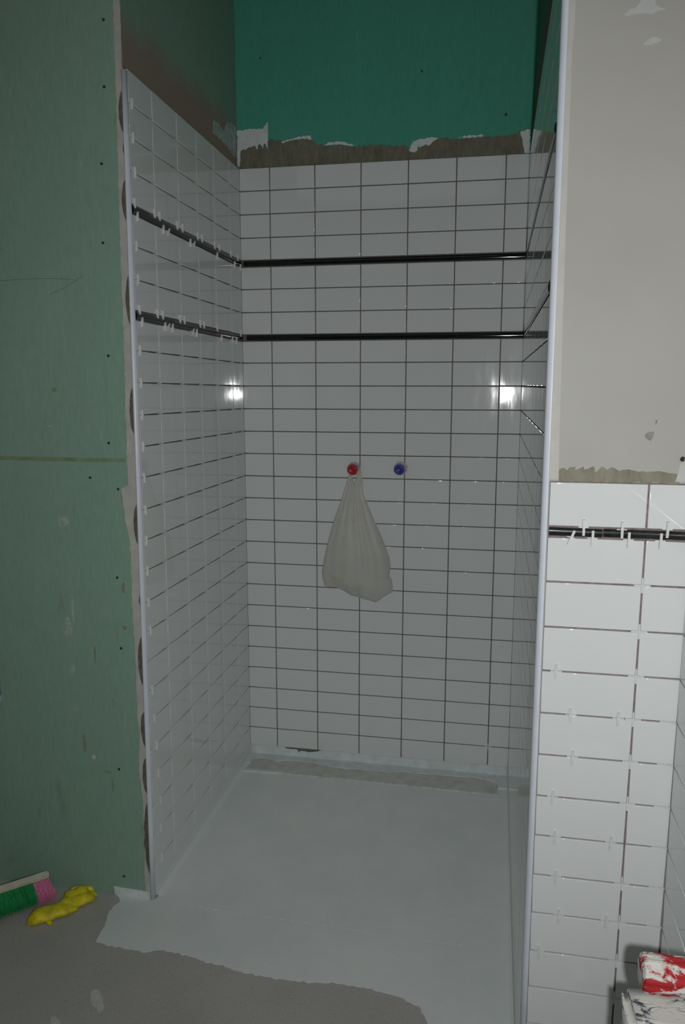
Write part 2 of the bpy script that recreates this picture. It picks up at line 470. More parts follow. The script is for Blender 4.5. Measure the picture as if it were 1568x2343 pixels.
# side wall tiles
XS = 1.4265
bm = bmesh.new()
tiles(bm, [-1.706 - 0.2035 * k for k in range(8, -1, -1)], frows, lambda c, r, dr=0.0: Vector((XS, c, r + dr)), (-1, 0, 0), skip=(1,))
obj('tile_field', bm, 'tile', ws)
bm = bmesh.new(); box(bm, (XS + 0.0055, -3.334, 0.024), (1.439, -1.706, 1.6025)); obj('adhesive_bed', bm, 'bedR', ws)
bm = bmesh.new()
for k in range(6):
    pencil(bm, (Vector((XS, -1.708 - 0.27 * k, 1.4885)), Vector((XS, -1.708 - 0.27 * (k + 1) + 0.002, 1.4885))), (-1, 0, 0), (0, 0, 1), 0.0092, 0.0045, 0.0055)
obj('border_band', bm, 'blackR', ws)['label'] = 'dusty black pencil border'

# ------------------------------------------------------------------ corner trims
def trim(name, cx, cy, sx, z0, z1, r, leanf):
    bm = bmesh.new()
    pr = [(0, 0)] + [(sx * math.cos(a) * r, -math.sin(a) * r) for a in [math.pi / 2 * k / 8 for k in range(9)]]
    rows_ = []
    n = 10
    for k in range(n + 1):
        z = z0 + (z1 - z0) * k / n
        rows_.append([bm.verts.new((cx + x, cy + y + (lean(z) if leanf else 0), z)) for x, y in pr])
    for A, B in zip(rows_, rows_[1:]):
        for i in range(len(pr)):
            f = bm.faces.new((A[i], A[(i+1) % len(pr)], B[(i+1) % len(pr)], B[i])); f.smooth = 1 <= i < len(pr) - 1
    bm.faces.new(rows_[0][::-1]); bm.faces.new(rows_[-1])
    o = obj(name, bm, 'trimw', None, False)
    return o
t1 = trim('trim_1', -0.1535, -1.1045, 1, 0.0, 2.768, 0.0135, True)
struct(t1, 'white rounded tile trim on the left niche edge, ending below the bare board', 'tile trim')
t2 = trim('trim_2', 1.1228, -1.6915, -1, 0.0, 3.7, 0.0143, False)
struct(t2, 'white rounded tile trim on the right niche edge, running out of frame', 'tile trim')

# ------------------------------------------------------------------ left wall dressing
def yfl(z): return -1.112 + lean(z)
def leanpatch(name, pts, th, mat, step=0.006, amp=0.002):
    bm = bmesh.new(); P = ragged(pts, step, amp)
    prism(bm, P, lambda p: (p[0], yfl(p[1]) + 0.0005, p[1]), lambda p: (p[0], yfl(p[1]) - th, p[1]))
    bmesh.ops.triangulate(bm, faces=[f for f in bm.faces if len(f.verts) > 4])
    return obj(name, bm, mat, wl)
edge = [(-0.1525, 0.02), (-0.1525, 3.69), (-0.172, 3.69), (-0.176, 2.6), (-0.180, 2.2), (-0.180, 1.9), (-0.184, 1.62), (-0.183, 1.49),
        (-0.207, 1.478), (-0.203, 1.42), (-0.196, 1.36), (-0.184, 1.30), (-0.184, 1.05), (-0.180, 0.90), (-0.181, 0.7), (-0.174, 0.62), (-0.183, 0.50), (-0.172, 0.36), (-0.172, 0.2), (-0.176, 0.11), (-0.172, 0.02)]
leanpatch('joint_compound_strip', edge, 0.0015, 'strip', 0.012, 0.0025)['label'] = 'whitish joint compound along the board edge'
for (z1, z0, w_) in ((2.709, 2.585, 0.017), (2.56, 2.52, 0.006), (2.449, 2.325, 0.017), (2.16, 2.005, 0.016), (1.81, 1.655, 0.017), (1.429, 1.290, 0.017), (1.12, 1.08, 0.007),
                     (0.976, 0.800, 0.019), (0.708, 0.578, 0.018), (0.54, 0.405, 0.018), (0.375, 0.095, 0.020)):
    pts = []
    n = 14
    for k in range(n + 1):
        t = k / n; z = z1 + (z0 - z1) * t
        pts.append((-0.154 - w_ * (max(0, math.sin(math.pi * t)) ** 0.55) * (0.9 + 0.2 * noise.noise(Vector((z * 30, 1, 2)))), z))
    bm = bmesh.new()
    P = pts
    prism(bm, P, lambda p: (p[0], yfl(p[1]) - 0.0010, p[1]), lambda p: (min(p[0] + 0.002, -0.1535), yfl(p[1]) - 0.0045, p[1]))
    bmesh.ops.triangulate(bm, faces=[f for f in bm.faces if len(f.verts) > 4])
    obj('adhesive_lump', bm, 'lump', wl)
leanpatch('sealing_paint_strip', [(-0.292, 0.001), (-0.297, 0.035), (-0.16, 0.030), (-0.157, 0.001)], 0.0022, 'bluewhite', 0.01, 0.001)
def screw(x, z, par, mat='screw', y=None, r=0.0045):
    bm = bmesh.new(); yy = yfl(z) if y is None else y
    lathe(bm, [(0.0, 0.0008), (r * 0.5, 0.0010), (r, 0.0012), (r, -0.004), (0, -0.004)][::1], (x, yy, z), (0, -1, 0), 12)
    return obj('screw', bm, mat, par)
for x, z in [(-0.208, 2.914), (-0.214, 2.723), (-0.233, 2.499), (-0.239, 2.261), (-0.236, 1.909), (-0.247, 1.627), (-0.319, 1.511), (-0.22, 1.475), (-0.236, 1.174), (-0.232, 0.927), (-0.258, 0.485), (-0.256, 0.078)]:
    screw(x, z, wl)
for x, z, m_, r in [(-0.039, 3.205, 'screw', 0.004), (0.658, 3.104, 'screw', 0.0045), (1.007, 2.915, 'rust', 0.006)]:
    screw(x, z, wb, m_, 0.012, r)
# olive seam between two boards
M['seam'] = simple('olive_seam', (0.24, 0.33, 0.18), 0.9, 0.15, 30)
leanpatch('board_seam', [(-2.99, 1.562), (-0.19, 1.564), (-0.19, 1.577), (-2.99, 1.579)], 0.0006, 'seam', 0.03, 0.0015)
M['smear'] = simple('pale_filler_smear', (0.38, 0.49, 0.42), 0.9, 0.2, 60)
M['rsmear'] = simple('brown_smear', (0.26, 0.30, 0.20), 0.9, 0.2, 80)
def blob(cx, cz, w_, h, mat, th=0.0005, nm='filler_smear', k=14, ph=0.0):
    pts = []
    for i in range(k):
        a = 2 * math.pi * i / k
        rr = 1 + 0.55 * noise.noise(Vector((cx * 40 + math.cos(a) * 1.3, cz * 40 + math.sin(a) * 1.3, ph)))
        pts.append((cx + math.cos(a) * w_ * rr, cz + math.sin(a) * h * rr))
    return leanpatch(nm, pts, th, mat, 0.01, 0.001)
for a in ((-0.425, 1.36, 0.018, 0.017), (-0.405, 1.06, 0.006, 0.05), (-0.425, 0.99, 0.015, 0.035), (-0.418, 0.84, 0.011, 0.022), (-0.413, 0.70, 0.010, 0.014), (-0.455, 1.68, 0.006, 0.004)):
    blob(*a, 'smear')
blob(-0.353, 0.521, 0.008, 0.007, 'skim', 0.0012)
blob(-0.353, 0.500, 0.002, 0.012, 'smear', 0.0008)
for a in ((-0.385, 0.57, 0.005, 0.035), (-0.30, 0.47, 0.016, 0.003), (-0.285, 0.42, 0.004, 0.03), (-0.205, 1.45, 0.006, 0.016), (-0.215, 1.14, 0.006, 0.018), (-0.215, 1.00, 0.009, 0.008), (-0.33, 0.90, 0.004, 0.03), (-0.435, 1.80, 0.01, 0.006), (-0.27, 0.73, 0.003, 0.012)):
    blob(*a, 'rsmear', nm='brown_smear')
M['pen'] = simple('pencil_mark', (0.12, 0.19, 0.15), 0.9, 0.1, 80)
def stroke(pts, w_, nm='pencil_line'):
    a = [(x, z + w_) for x, z in pts]; b = [(x, z - w_) for x, z in pts][::-1]
    return leanpatch(nm, a + b, 0.0003, 'pen', 0.05, 0.0)
stroke([(-0.66, 2.151), (-0.61, 2.153), (-0.515, 2.157), (-0.421, 2.156), (-0.345, 2.151)], 0.0006)
stroke([(-0.433, 2.105), (-0.377, 2.128), (-0.314, 2.161)], 0.0006)
stroke([(-0.66, 2.262), (-0.60, 2.254), (-0.585, 2.250)], 0.0005)

# white patch high on the niche side of the left wall
patch('sealing_paint_patch', [(-0.285, 2.869), (-0.225, 2.878), (-0.185, 2.866), (-0.154, 2.874), (-0.12, 2.914), (-0.065, 2.927), (-0.002, 2.927), (-0.002, 2.80), (-0.061, 2.806), (-0.147, 2.816), (-0.189, 2.821), (-0.249, 2.82), (-0.30, 2.819)],
      'x', -0.152, 0.0008, simple('thin_sealing_paint', (0.42, 0.52, 0.49), 0.7, 0.3, 40), wl, 0.01, 0.004)

# ------------------------------------------------------------------ back wall dressing
brown = [(-0.14, 2.833), (-0.104, 2.851), (-0.069, 2.857), (-0.016, 2.874), (0.019, 2.868), (0.062, 2.866), (0.105, 2.869), (0.148, 2.871), (0.186, 2.861), (0.208, 2.842), (0.25, 2.836), (0.301, 2.835), (0.343, 2.83), (0.377, 2.825), (0.402, 2.824), (0.452, 2.828), (0.509, 2.822), (0.559, 2.82), (0.6, 2.814), (0.625, 2.789), (0.657, 2.811), (0.689, 2.828), (0.721, 2.834), (0.753, 2.838), (0.809, 2.83), (0.849, 2.833), (0.881, 2.834), (0.92, 2.834), (0.952, 2.832), (1.006, 2.833), (1.037, 2.835), (1.068, 2.848), (1.107, 2.851), (1.107, 2.757), (-0.148, 2.757)]
patch('primer_band', brown, 'y', 0.012, 0.0006, 'primer', wb, 0.006, 0.008)['label'] = 'brushed brown primer'
for pts in ([(-0.150, 2.917), (-0.085, 2.921), (-0.033, 2.918), (-0.012, 2.945), (-0.009, 2.913), (-0.012, 2.83), (-0.025, 2.859), (-0.034, 2.837), (-0.045, 2.858), (-0.051, 2.856), (-0.06, 2.834), (-0.07, 2.852), (-0.078, 2.85), (-0.104, 2.843), (-0.136, 2.833), (-0.138, 2.771), (-0.151, 2.771)],
            [(0.053, 2.862), (0.105, 2.871), (0.131, 2.878), (0.182, 2.880), (0.185, 2.862), (0.148, 2.869), (0.105, 2.866), (0.053, 2.855)],
            [(0.242, 2.840), (0.267, 2.847), (0.309, 2.848), (0.343, 2.839), (0.377, 2.829), (0.36, 2.826), (0.309, 2.837), (0.25, 2.835)],
            [(0.608, 2.794), (0.624, 2.831), (0.656, 2.839), (0.697, 2.843), (0.729, 2.839), (0.705, 2.823), (0.689, 2.809), (0.677, 2.817), (0.657, 2.803), (0.649, 2.811), (0.633, 2.785)],
            [(0.809, 2.837), (0.912, 2.843), (0.92, 2.835), (0.849, 2.833)],
            [(1.068, 2.845), (1.108, 2.851), (1.108, 2.761), (1.086, 2.762), (1.077, 2.807)]):
    patch('sealing_paint_patch', pts, 'y', 0.0114, 0.0006, 'bluewhite', wb, 0.005, 0.004)
patch('sealing_paint_strip', [(-0.148, 0.001), (-0.148, 0.064), (1.118, 0.064), (1.118, 0.001)], 'y', 0.012, 0.003, 'bluewhite', wb, 0.05, 0.0)
patch('adhesive_gap', [(0.032, 0.057), (0.040, 0.050), (0.097, 0.048), (0.102, 0.034), (0.115, 0.044), (0.157, 0.040), (0.194, 0.046), (0.222, 0.057)], 'y', 0.009, 0.0008, 'bed', wb, 0.006, 0.002)

# ------------------------------------------------------------------ right partition dressing
def stripy(nm, pts, th, mat, st=0.006, am=0.002, b=-1.693): return patch(nm, pts, 'y', b, th, mat, wr, st, am)
stripy('corner_bead_strip', [(1.1240, 1.606), (1.1240, 3.69), (1.138, 3.69), (1.1365, 2.55), (1.1335, 2.50), (1.136, 2.2), (1.139, 1.9), (1.1435, 1.606)], 0.0012, 'bead', 0.05, 0.0004)
olive = [(1.145, 1.603), (1.145, 1.628), (1.154, 1.633), (1.162, 1.627), (1.169, 1.635), (1.18, 1.636), (1.178, 1.628), (1.189, 1.632), (1.197, 1.637), (1.2, 1.629), (1.208, 1.632), (1.219, 1.637), (1.223, 1.624), (1.236, 1.637), (1.243, 1.634), (1.246, 1.63), (1.258, 1.637), (1.272, 1.629), (1.28, 1.631), (1.297, 1.631), (1.314, 1.627), (1.335, 1.628), (1.365, 1.628), (1.379, 1.625), (1.4, 1.624), (1.4, 1.603)]
stripy('adhesive_smear', olive, 0.0009, 'olive', 0.004, 0.0018)['label'] = 'scalloped olive adhesive smear'
stripy('paint_chip', [(1.322, 1.709), (1.33, 1.715), (1.341, 1.716), (1.34, 1.703), (1.334, 1.695), (1.326, 1.7)], 0.0003, simple('bare_grey_spot', (0.29, 0.30, 0.25), 0.9, 0.1, 60), 0.004, 0.001)
stripy('paint_chip', [(1.343, 1.731), (1.343, 1.74), (1.347, 1.741), (1.346, 1.736), (1.343, 1.73)], 0.0003, 'olive', 0.004, 0.0005)
stripy('filler_patch', [(1.232, 2.559), (1.243, 2.567), (1.255, 2.57), (1.263, 2.58), (1.265, 2.600), (1.287, 2.60), (1.293, 2.571), (1.302, 2.566), (1.313, 2.565), (1.308, 2.561), (1.296, 2.559), (1.285, 2.555), (1.277, 2.558), (1.259, 2.558), (1.238, 2.556)], 0.0006, 'skim', 0.004, 0.0012)
stripy('filler_patch', [(1.272, 2.499), (1.28, 2.507), (1.29, 2.512), (1.297, 2.512), (1.304, 2.508), (1.311, 2.506), (1.303, 2.502), (1.289, 2.498), (1.277, 2.498)], 0.0006, 'skim', 0.004, 0.0008)
stripy('filler_patch', [(1.391, 1.607), (1.400, 1.650), (1.4375, 1.655), (1.4375, 1.607)], 0.0014, 'skim', 0.008, 0.002)
bm = bmesh.new(); lathe(bm, [(0.0, -0.022), (0.003, -0.022), (0.0042, -0.019), (0.0045, 0.0)], (1.4035, -1.6942, 1.658), (0.25, 1, 0.05), 12)
cb = obj('cable_end', bm, 'cable', None, True)
tag(cb, 'short black cable end poking out of the right wall plaster', 'cable')

# ------------------------------------------------------------------ floor coating and cove
mem = [(-0.140, -0.002), (1.108, -0.002), (1.108, -1.70), (1.00, -1.72), (0.875, -1.62), (0.862, -1.497), (0.838, -1.447), (0.773, -1.416), (0.682, -1.398), (0.574, -1.399), (0.459, -1.414), (0.281, -1.411), (0.229, -1.398),
       (0.137, -1.385), (0.073, -1.371), (-0.019, -1.365), (-0.06, -1.385), (-0.207, -1.376), (-0.243, -1.37), (-0.25, -1.292), (-0.271, -1.221), (-0.258, -1.165), (-0.285, -1.133), (-0.140, -1.128)]
patch('coating', mem, 'z', 0.0003, 0.0018, 'memb', fo, 0.012, 0.006)['label'] = 'pale grey waterproof coating'
# sloped cove along the left and back corners of the niche
def strip3(nm, a, b, mat, par):
    bm = bmesh.new(); n = 40; rows_ = []
    for k in range(n + 1):
        t = k / n; ws_ = a(t); rows_.append([bm.verts.new(q) for q in ws_])
    for A, B in zip(rows_, rows_[1:]):
        m = len(A)
        for i in range(m): bm.faces.new((A[i], A[(i+1) % m], B[(i+1) % m], B[i]))
    bm.faces.new(rows_[0]); bm.faces.new(rows_[-1][::-1])
    return obj(nm, bm, mat, par)
def cove_l(t):
    y = -1.105 + 1.10 * t; w_ = 0.032 + 0.004 * noise.noise(Vector((y * 9, 0, 0))); h = zl(28, y) + 0.006 + 0.003 * noise.noise(Vector((y * 7, 3, 0)))
    return [(-0.1515, y, 0.001), (-0.1515, y, h - 0.012), (-0.1393, y, h), (-0.1385, y, h - 0.001), (-0.1375, y, 0.016), (-0.131, y, 0.007), (-0.120, y, 0.003), (-0.140 + w_, y, 0.0018), (-0.140 + w_, y, 0.0005)]
strip3('cove', cove_l, None, M['memb'], fo)
def cove_r(t):
    y = -1.69 + 1.685 * t; h = 0.063 + 0.002 * noise.noise(Vector((y * 7, 8, 0)))
    return [(1.1200, y, 0.001), (1.0960, y, 0.0005), (1.0960, y, 0.0018), (1.1055, y, 0.008), (1.1070, y, h - 0.001), (1.1078, y, h), (1.1200, y, h - 0.012)]
strip3('cove', cove_r, None, M['memb'], fo)
def ridge(t):
    x = -0.13 + 1.13 * t; y = -1.137 - 0.022 * t + 0.003 * noise.noise(Vector((x * 14, 0, 5)))
    f = max(0.0, noise.noise(Vector((x * 38, 1, 1))) * 1.4 + 0.25); h = 0.0022 + 0.0016 * f * (1 - 0.4 * t); w_ = 0.0015 + 0.006 * f
    return [(x, y - w_, 0.0018), (x, y, h), (x, y + w_, 0.0018)]
M['ridge'] = simple('dried_coating_ridge', (0.84, 0.86, 0.84), 0.6, 0.2, 120, 0.3)
def strip_ridge():
    bm = bmesh.new(); rows_ = []
    for k in range(261): rows_.append([bm.verts.new(q) for q in ridge(k / 260)])
    for A, B in zip(rows_, rows_[1:]):
        for i in range(3): bm.faces.new((A[i], A[(i+1) % 3], B[(i+1) % 3], B[i]))
    bm.faces.new(rows_[0]); bm.faces.new(rows_[-1][::-1])
    return obj('coating_ridge', bm, 'ridge', fo)
strip_ridge()
def fline(nm, pts, w_, mat, z=0.0021, th=0.0005):
    a = [(x, y + w_) for x, y in pts]; b = [(x, y - w_) for x, y in pts][::-1]
    return patch(nm, a + b, 'z', z, th, mat, fo, 0.01, w_)
fline('coating_line', [(0.92, -0.205), (1.02, -0.204), (1.10, -0.205)], 0.0012, 'ridge')
# pale scuffs on the bare screed
for cx, cy, a_, b_, rot in ((-0.115, -1.60, 0.050, 0.016, -0.9), (-0.19, -1.70, 0.035, 0.012, -0.7)):
    pts = []
    for i in range(18):
        an = 2 * math.pi * i / 18; rr = 1 + 0.4 * noise.noise(Vector((math.cos(an) * 2, math.sin(an) * 2, cx * 9)))
        px, py = math.cos(an) * a_ * rr, math.sin(an) * b_ * rr
        pts.append((cx + px * math.cos(rot) - py * math.sin(rot), cy + px * math.sin(rot) + py * math.cos(rot)))
    patch('filler_scuff', pts, 'z', 0.0002, 0.0004, simple('pale_scuff', (0.60, 0.62, 0.60), 0.85, 0.1, 60), fo, 0.008, 0.003)

# ------------------------------------------------------------------ linear drain
dr = empty('shower_drain', (0.477, -0.10, 0.0))
tag(dr, 'long grey linear shower drain with dirty plastic cover at the foot of the back wall', 'drain')
def dbox(nm, a, b, mat, par, bev=0.0):
    o = boxo(nm, a, b, mat, None, bev)
    o.parent = par; o.matrix_parent_inverse = Matrix.Translation(-par.location) if par else Matrix()
    return o
bm = bmesh.new(); prism(bm, [(-0.117, -0.148), (1.060, -0.160), (1.060, -0.020), (-0.100, -0.020)], lambda p: (p[0], p[1], 0.0022), lambda p: (p[0], p[1], 0.008))
o = obj('cover', bm, 'drain'); o.parent = dr; o.matrix_parent_inverse = Matrix.Translation(-dr.location)
bm = bmesh.new()
prism(bm, [(-0.120, -0.160), (1.062, -0.172), (1.062, -0.166), (-0.120, -0.154)], lambda p: (p[0], p[1], 0.0022), lambda p: (p[0], p[1], 0.0095))
prism(bm, [(-0.118, -0.1495), (1.062, -0.1615), (1.062, -0.1600), (-0.118, -0.1480)], lambda p: (p[0], p[1], 0.0022), lambda p: (p[0], p[1], 0.0095))
prism(bm, [(0.32, -0.060), (1.050, -0.070), (1.050, -0.0685), (0.32, -0.0585)], lambda p: (p[0], p[1], 0.006), lambda p: (p[0], p[1], 0.0095))
o = obj('frame', bm, 'drainrim'); o.parent = dr; o.matrix_parent_inverse = Matrix.Translation(-dr.location)
ov = [(-0.148, -0.10), (-0.122, -0.085), (-0.103, -0.042), (-0.064, -0.034), (-0.03, -0.038), (-0.003, -0.052), (0.017, -0.058), (0.04, -0.04), (0.066, -0.035), (0.164, -0.030), (0.22, -0.042), (0.261, -0.049), (0.346, -0.066), (0.397, -0.056), (0.43, -0.062), (0.476, -0.048), (0.512, -0.056), (0.56, -0.06), (0.581, -0.046), (0.616, -0.045), (0.703, -0.047), (0.789, -0.039), (0.875, -0.04), (0.951, -0.035), (0.993, -0.049), (1.02, -0.045), (1.044, -0.061), (1.06, -0.075), (1.064, -0.11), (1.107, -0.11), (1.107, 0.0085), (-0.148, 0.0085)]
patch('coating_overlap', ov, 'z', 0.0025, 0.0085, 'bluewhite', fo, 0.008, 0.003)
patch('coating_overlap', [(-0.125, -0.172), (-0.122, -0.150), (-0.05, -0.152), (0.06, -0.150), (0.09, -0.158), (0.0, -0.168)], 'z', 0.0025, 0.0078, 'bluewhite', fo, 0.008, 0.002)
patch('coating_overlap', [(0.235, -0.164), (0.236, -0.152), (0.252, -0.153), (0.262, -0.165)], 'z', 0.0025, 0.0078, 'skim', fo, 0.008, 0.002)

# ------------------------------------------------------------------ spacers
def cross_mesh(name, hw, hl, vw, vl, yf, yb, yvf):
    bm = bmesh.new()
    box(bm, (-hl, yf, -hw), (hl, yb, hw)); box(bm, (-vw, yvf, -vl), (vw, yb, vl))
    bmesh.ops.recalc_face_normals(bm, faces=bm.faces)
    me = bpy.data.meshes.new(name); bm.to_mesh(me); bm.free(); me.materials.append(M['spacer']); return me
flush = cross_mesh('flush_spacer', 0.0014, 0.0150, 0.0014, 0.0150, 0.0006, 0.0048, 0.0006)
flushF = cross_mesh('flush_spacer_wide', 0.0019, 0.0175, 0.0019, 0.0175, 0.0006, 0.0048, 0.0006)
proud = cross_mesh('standing_spacer', 0.0013, 0.0155, 0.0016, 0.0165, -0.0006, 0.0046, -0.0062)
proud.transform(Matrix.Identity(4))
wide = cross_mesh('wide_spacer', 0.0015, 0.012, 0.0026, 0.019, -0.0062, -0.0050, -0.0078)
# a standing spacer must sit in front of the tile face: rebuild without the buried upright
def standing(name, vw, vl, front, arm, armw, back=0.0046):
    bm = bmesh.new()
    box(bm, (-arm, -0.0016, -armw), (arm, back, armw)); box(bm, (-vw, front, -vl), (vw, -0.0004, vl))
    bmesh.ops.recalc_face_normals(bm, faces=bm.faces)
    me = bpy.data.meshes.new(name); bm.to_mesh(me); bm.free(); me.materials.append(M['spacer']); return me
proud = standing('standing_spacer', 0.0016, 0.0165, -0.0066, 0.0165, 0.0017)
wide = standing('band_spacer', 0.0027, 0.0180, -0.0088, 0.0110, 0.0016, 0.004)
bproud = standing('band_spacer_side', 0.0014, 0.0150, -0.0085, 0.0100, 0.0014, 0.004)
fproud = standing('front_spacer', 0.0032, 0.0175, -0.0045, 0.0130, 0.0018)
ORD = ['first', 'second', 'third', 'fourth', 'fifth', 'sixth', 'seventh', 'eighth', 'ninth', 'tenth', 'eleventh', 'twelfth', 'thirteenth', 'fourteenth', 'fifteenth', 'sixteenth', 'seventeenth', 'eighteenth', 'nineteenth', 'twentieth']
def spacer(me, loc, side, label, group, roll=0.0):
    o = bpy.data.objects.new('tile_spacer', me); C.objects.link(o)
    o.location = loc
    o.rotation_euler = (0, roll, math.pi / 2 if side == 'left' else (-math.pi / 2 if side == 'right' else 0))
    tag(o, label, 'tile spacer', group)
    return o
def rowname(i):
    if i <= 3: return ORD[i - 1] + ' joint row from the tile top'
    if i in (6, 7): return ORD[i - 6] + ' joint row between the black borders'
    return ORD[i - 10] + ' joint row under the lower border'
jr = [1, 2, 3, 6, 7] + list(range(10, 28))
for ci in range(1, 6):
    for i in jr:
        spacer(flush, PLf(leftcols[ci], i), 'left', 'flush spacer, left niche wall, %s upright joint, %s' % (ORD[ci - 1], rowname(i)), 'flush spacers in the left niche wall joints')
first = [(-1.066, 2.691, 1), (-1.067, 2.583, 2), (-1.063, 2.488, 3), (-1.079, 2.262, 6), (-1.073, 2.16, 7), (-1.088, 1.929, 10), (-1.091, 1.825, 11), (-1.095, 1.723, 12), (-1.088, 1.618, 13), (-1.088, 1.512, 14), (-1.091, 1.407, 15), (-1.094, 1.301, 16), (-1.09, 1.193, 17), (-1.097, 1.09, 18), (-1.085, 0.984, 19), (-1.09, 0.777, 21), (-1.082, 0.668, 22), (-1.071, 0.548, 23), (-1.069, 0.448, 24), (-1.06, 0.338, 25), (-1.065, 0.24, 26), (-1.067, 0.137, 27)]
for y, z, i in first:
    yy = max(y, -1.104 + lean(z) + 0.017)
    z = zl(i, yy)
    spacer(proud, (XL, yy, z), 'left', 'white cross spacer standing out beside left trim, %s' % rowname(i), 'standing spacers beside the left trim', random.uniform(-0.12, 0.12))
for i in jr:
    spacer(flush, (XL, -0.0175, zl(i, -0.0175)), 'left', 'spacer in the left rear corner of the niche, %s' % rowname(i), 'spacers in the left rear corner')
bA = [(-1.079, 2.385, 0), (-1.062, 2.362, 1), (-0.93, 2.378, 0), (-0.889, 2.373, 0), (-0.861, 2.361, 1), (-0.817, 2.358, 1), (-0.738, 2.375, 0), (-0.69, 2.377, 0), (-0.615, 2.354, 1), (-0.578, 2.353, 1), (-0.540, 2.371, 0), (-0.494, 2.366, 0), (-0.352, 2.348, 0), (-0.297, 2.354, 0), (-0.325, 2.335, 1), (-0.154, 2.355, 0), (-0.104, 2.351, 1), (-0.060, 2.35, 0), (-0.024, 2.35, 1)]
bB = [(-1.074, 2.06, 0), (-1.058, 2.033, 1), (-0.935, 2.056, 0), (-0.892, 2.049, 0), (-0.875, 2.027, 1), (-0.845, 2.017, 1), (-0.810, 2.027, 1), (-0.738, 2.053, 0), (-0.697, 2.051, 0), (-0.614, 2.022, 1), (-0.577, 2.016, 1), (-0.538, 2.044, 0), (-0.497, 2.038, 0), (-0.347, 2.034, 0), (-0.294, 2.031, 1), (-0.154, 2.024, 1), (-0.101, 2.024, 1), (-0.039, 2.027, 0)]
for nm, lst, i0 in (('upper', bA, 4), ('lower', bB, 8)):
    lst = sorted(lst)
    for k, (y, z, low) in enumerate(lst):
        zz = (zl(i0 + low, y)) + (0.004 if not low else -0.004)
        roll = {5: 0.45, 9: 0.4, 8: -0.15}.get(k, random.uniform(-0.05, 0.05)) if low else random.uniform(-0.05, 0.05)
        spacer(bproud, (XL, y, zz), 'left', 'cross spacer on %s black border of left niche wall, %s from the trim' % (nm, ORD[k]), 'spacers along the %s black border' % nm, roll)
# front of the right partition
def fz(i): return frows[i]
for i in [3, 4, 5, 6, 7, 8, 10, 11, 12, 13]:
    c = 1.3315 - 0.0045 + 0.009 * min(1, frows[i] / 1.6)
    spacer(flushF, (c, YF, frows[i]), 'front', 'flush spacer, right front wall upright joint, %s joint row under the black border' % ORD[i - 3], 'flush spacers on the right front wall')
for x, z, i in [(1.157, 1.159, 5), (1.194, 1.058, 6), (1.312, 1.057, 6), (1.203, 0.952, 7), (1.162, 0.847, 8), (1.172, 0.743, 9), (1.306, 0.749, 9), (1.178, 0.641, 10), (1.189, 0.539, 11), (1.302, 0.539, 11), (1.146, 0.433, 12)]:
    side = 'right half' if x > 1.28 else 'left half'
    if x > 1.28: x = 1.300
    spacer(fproud, (x, YF, frows[i]), 'front', 'spacer lying over right front wall, %s of wide tile, %s joint row under border' % (side, ORD[i - 3]), 'spacers lying over the right front wall', random.uniform(-0.08, 0.08))
for n_, (x, z, low, roll) in enumerate([(1.176, 1.4775, 1, 0.38), (1.202, 1.5015, 0, 0.0), (1.222, 1.4775, 1, 0.02), (1.284, 1.4985, 0, 0.0), (1.299, 1.4765, 1, 0.02), (1.366, 1.4765, 1, 0.03), (1.379, 1.503, 0, 0.05)]):
    spacer(wide, (x, YF, z), 'front', '%s spacer from the trim over black border of right front wall' % ORD[n_], 'spacers over the dusty black border', roll)
for i in [6, 7, 8, 9, 10, 11]:
    spacer(flushF, (1.4085, YF, frows[i]), 'front', 'spacer in right room corner, %s joint row under the dusty black border' % ORD[i - 3], 'spacers in the right room corner')
spacer(flush, (1.0146, 0.0, 0.1514), 'front', 'lone cross spacer low on the back wall near the right corner, bottom joint row', None)

# ------------------------------------------------------------------ valve plugs
def plug(x, z, col, rim, label):
    e = empty('valve_plug', (x, 0.0, z)); tag(e, label, 'pipe plug')
    def add(nm, bm, mat, par=e, sm=False):
        o = obj(nm, bm, mat, None, sm); o.parent = par; return o
    bm = bmesh.new(); lathe(bm, [(0.0, -0.0005), (0.030, -0.0005), (0.030, 0.0012), (0.0, 0.0012)], (0.004, 0, 0.004), (0, -1, 0), 28, lambda k, i: 1 + 0.06 * math.sin(k * 2.3))
    add('flange', bm, 'clear')
    bm = bmesh.new(); lathe(bm, [(0.0, 0.0), (0.016, 0.0), (0.016, 0.014), (0.0, 0.014)], (0, 0, 0), (0, -1, 0), 20)
    add('neck', bm, rim)
    bm = bmesh.new()
    def rf(k, i): return 1.0 if (k % 4) in (0, 1) else 0.88
    lathe(bm, [(0.0, 0.012), (0.0255, 0.012), (0.0265, 0.014), (0.0265, 0.022), (0.0235, 0.024), (0.0, 0.024)], (0, 0, 0), (0, -1, 0), 56, rf)
    add('toothed_collar', bm, rim)
    bm = bmesh.new(); lathe(bm, [(0.0, 0.022), (0.0205, 0.022), (0.0205, 0.030), (0.0185, 0.033), (0.012, 0.0335), (0.009, 0.031), (0.0, 0.031)], (0, 0, 0), (0, -1, 0), 32)
    cp = add('cap', bm, col, e, True)
    bm = bmesh.new(); box(bm, (-0.0035, -0.036, -0.0035), (0.0035, -0.030, 0.0035)); bmesh.ops.bevel(bm, geom=bm.edges[:], offset=0.0008, segments=1, affect='EDGES')
    st = obj('stud', bm, rim, None); st.parent = cp
    return e
plug(0.374, 1.437, 'red', 'redrim', 'red toothed plug in the back wall tiles with a plastic bag hung on it')
plug(0.587, 1.442, 'blue', 'bluerim', 'blue toothed plug in the back wall tiles right of the bag')

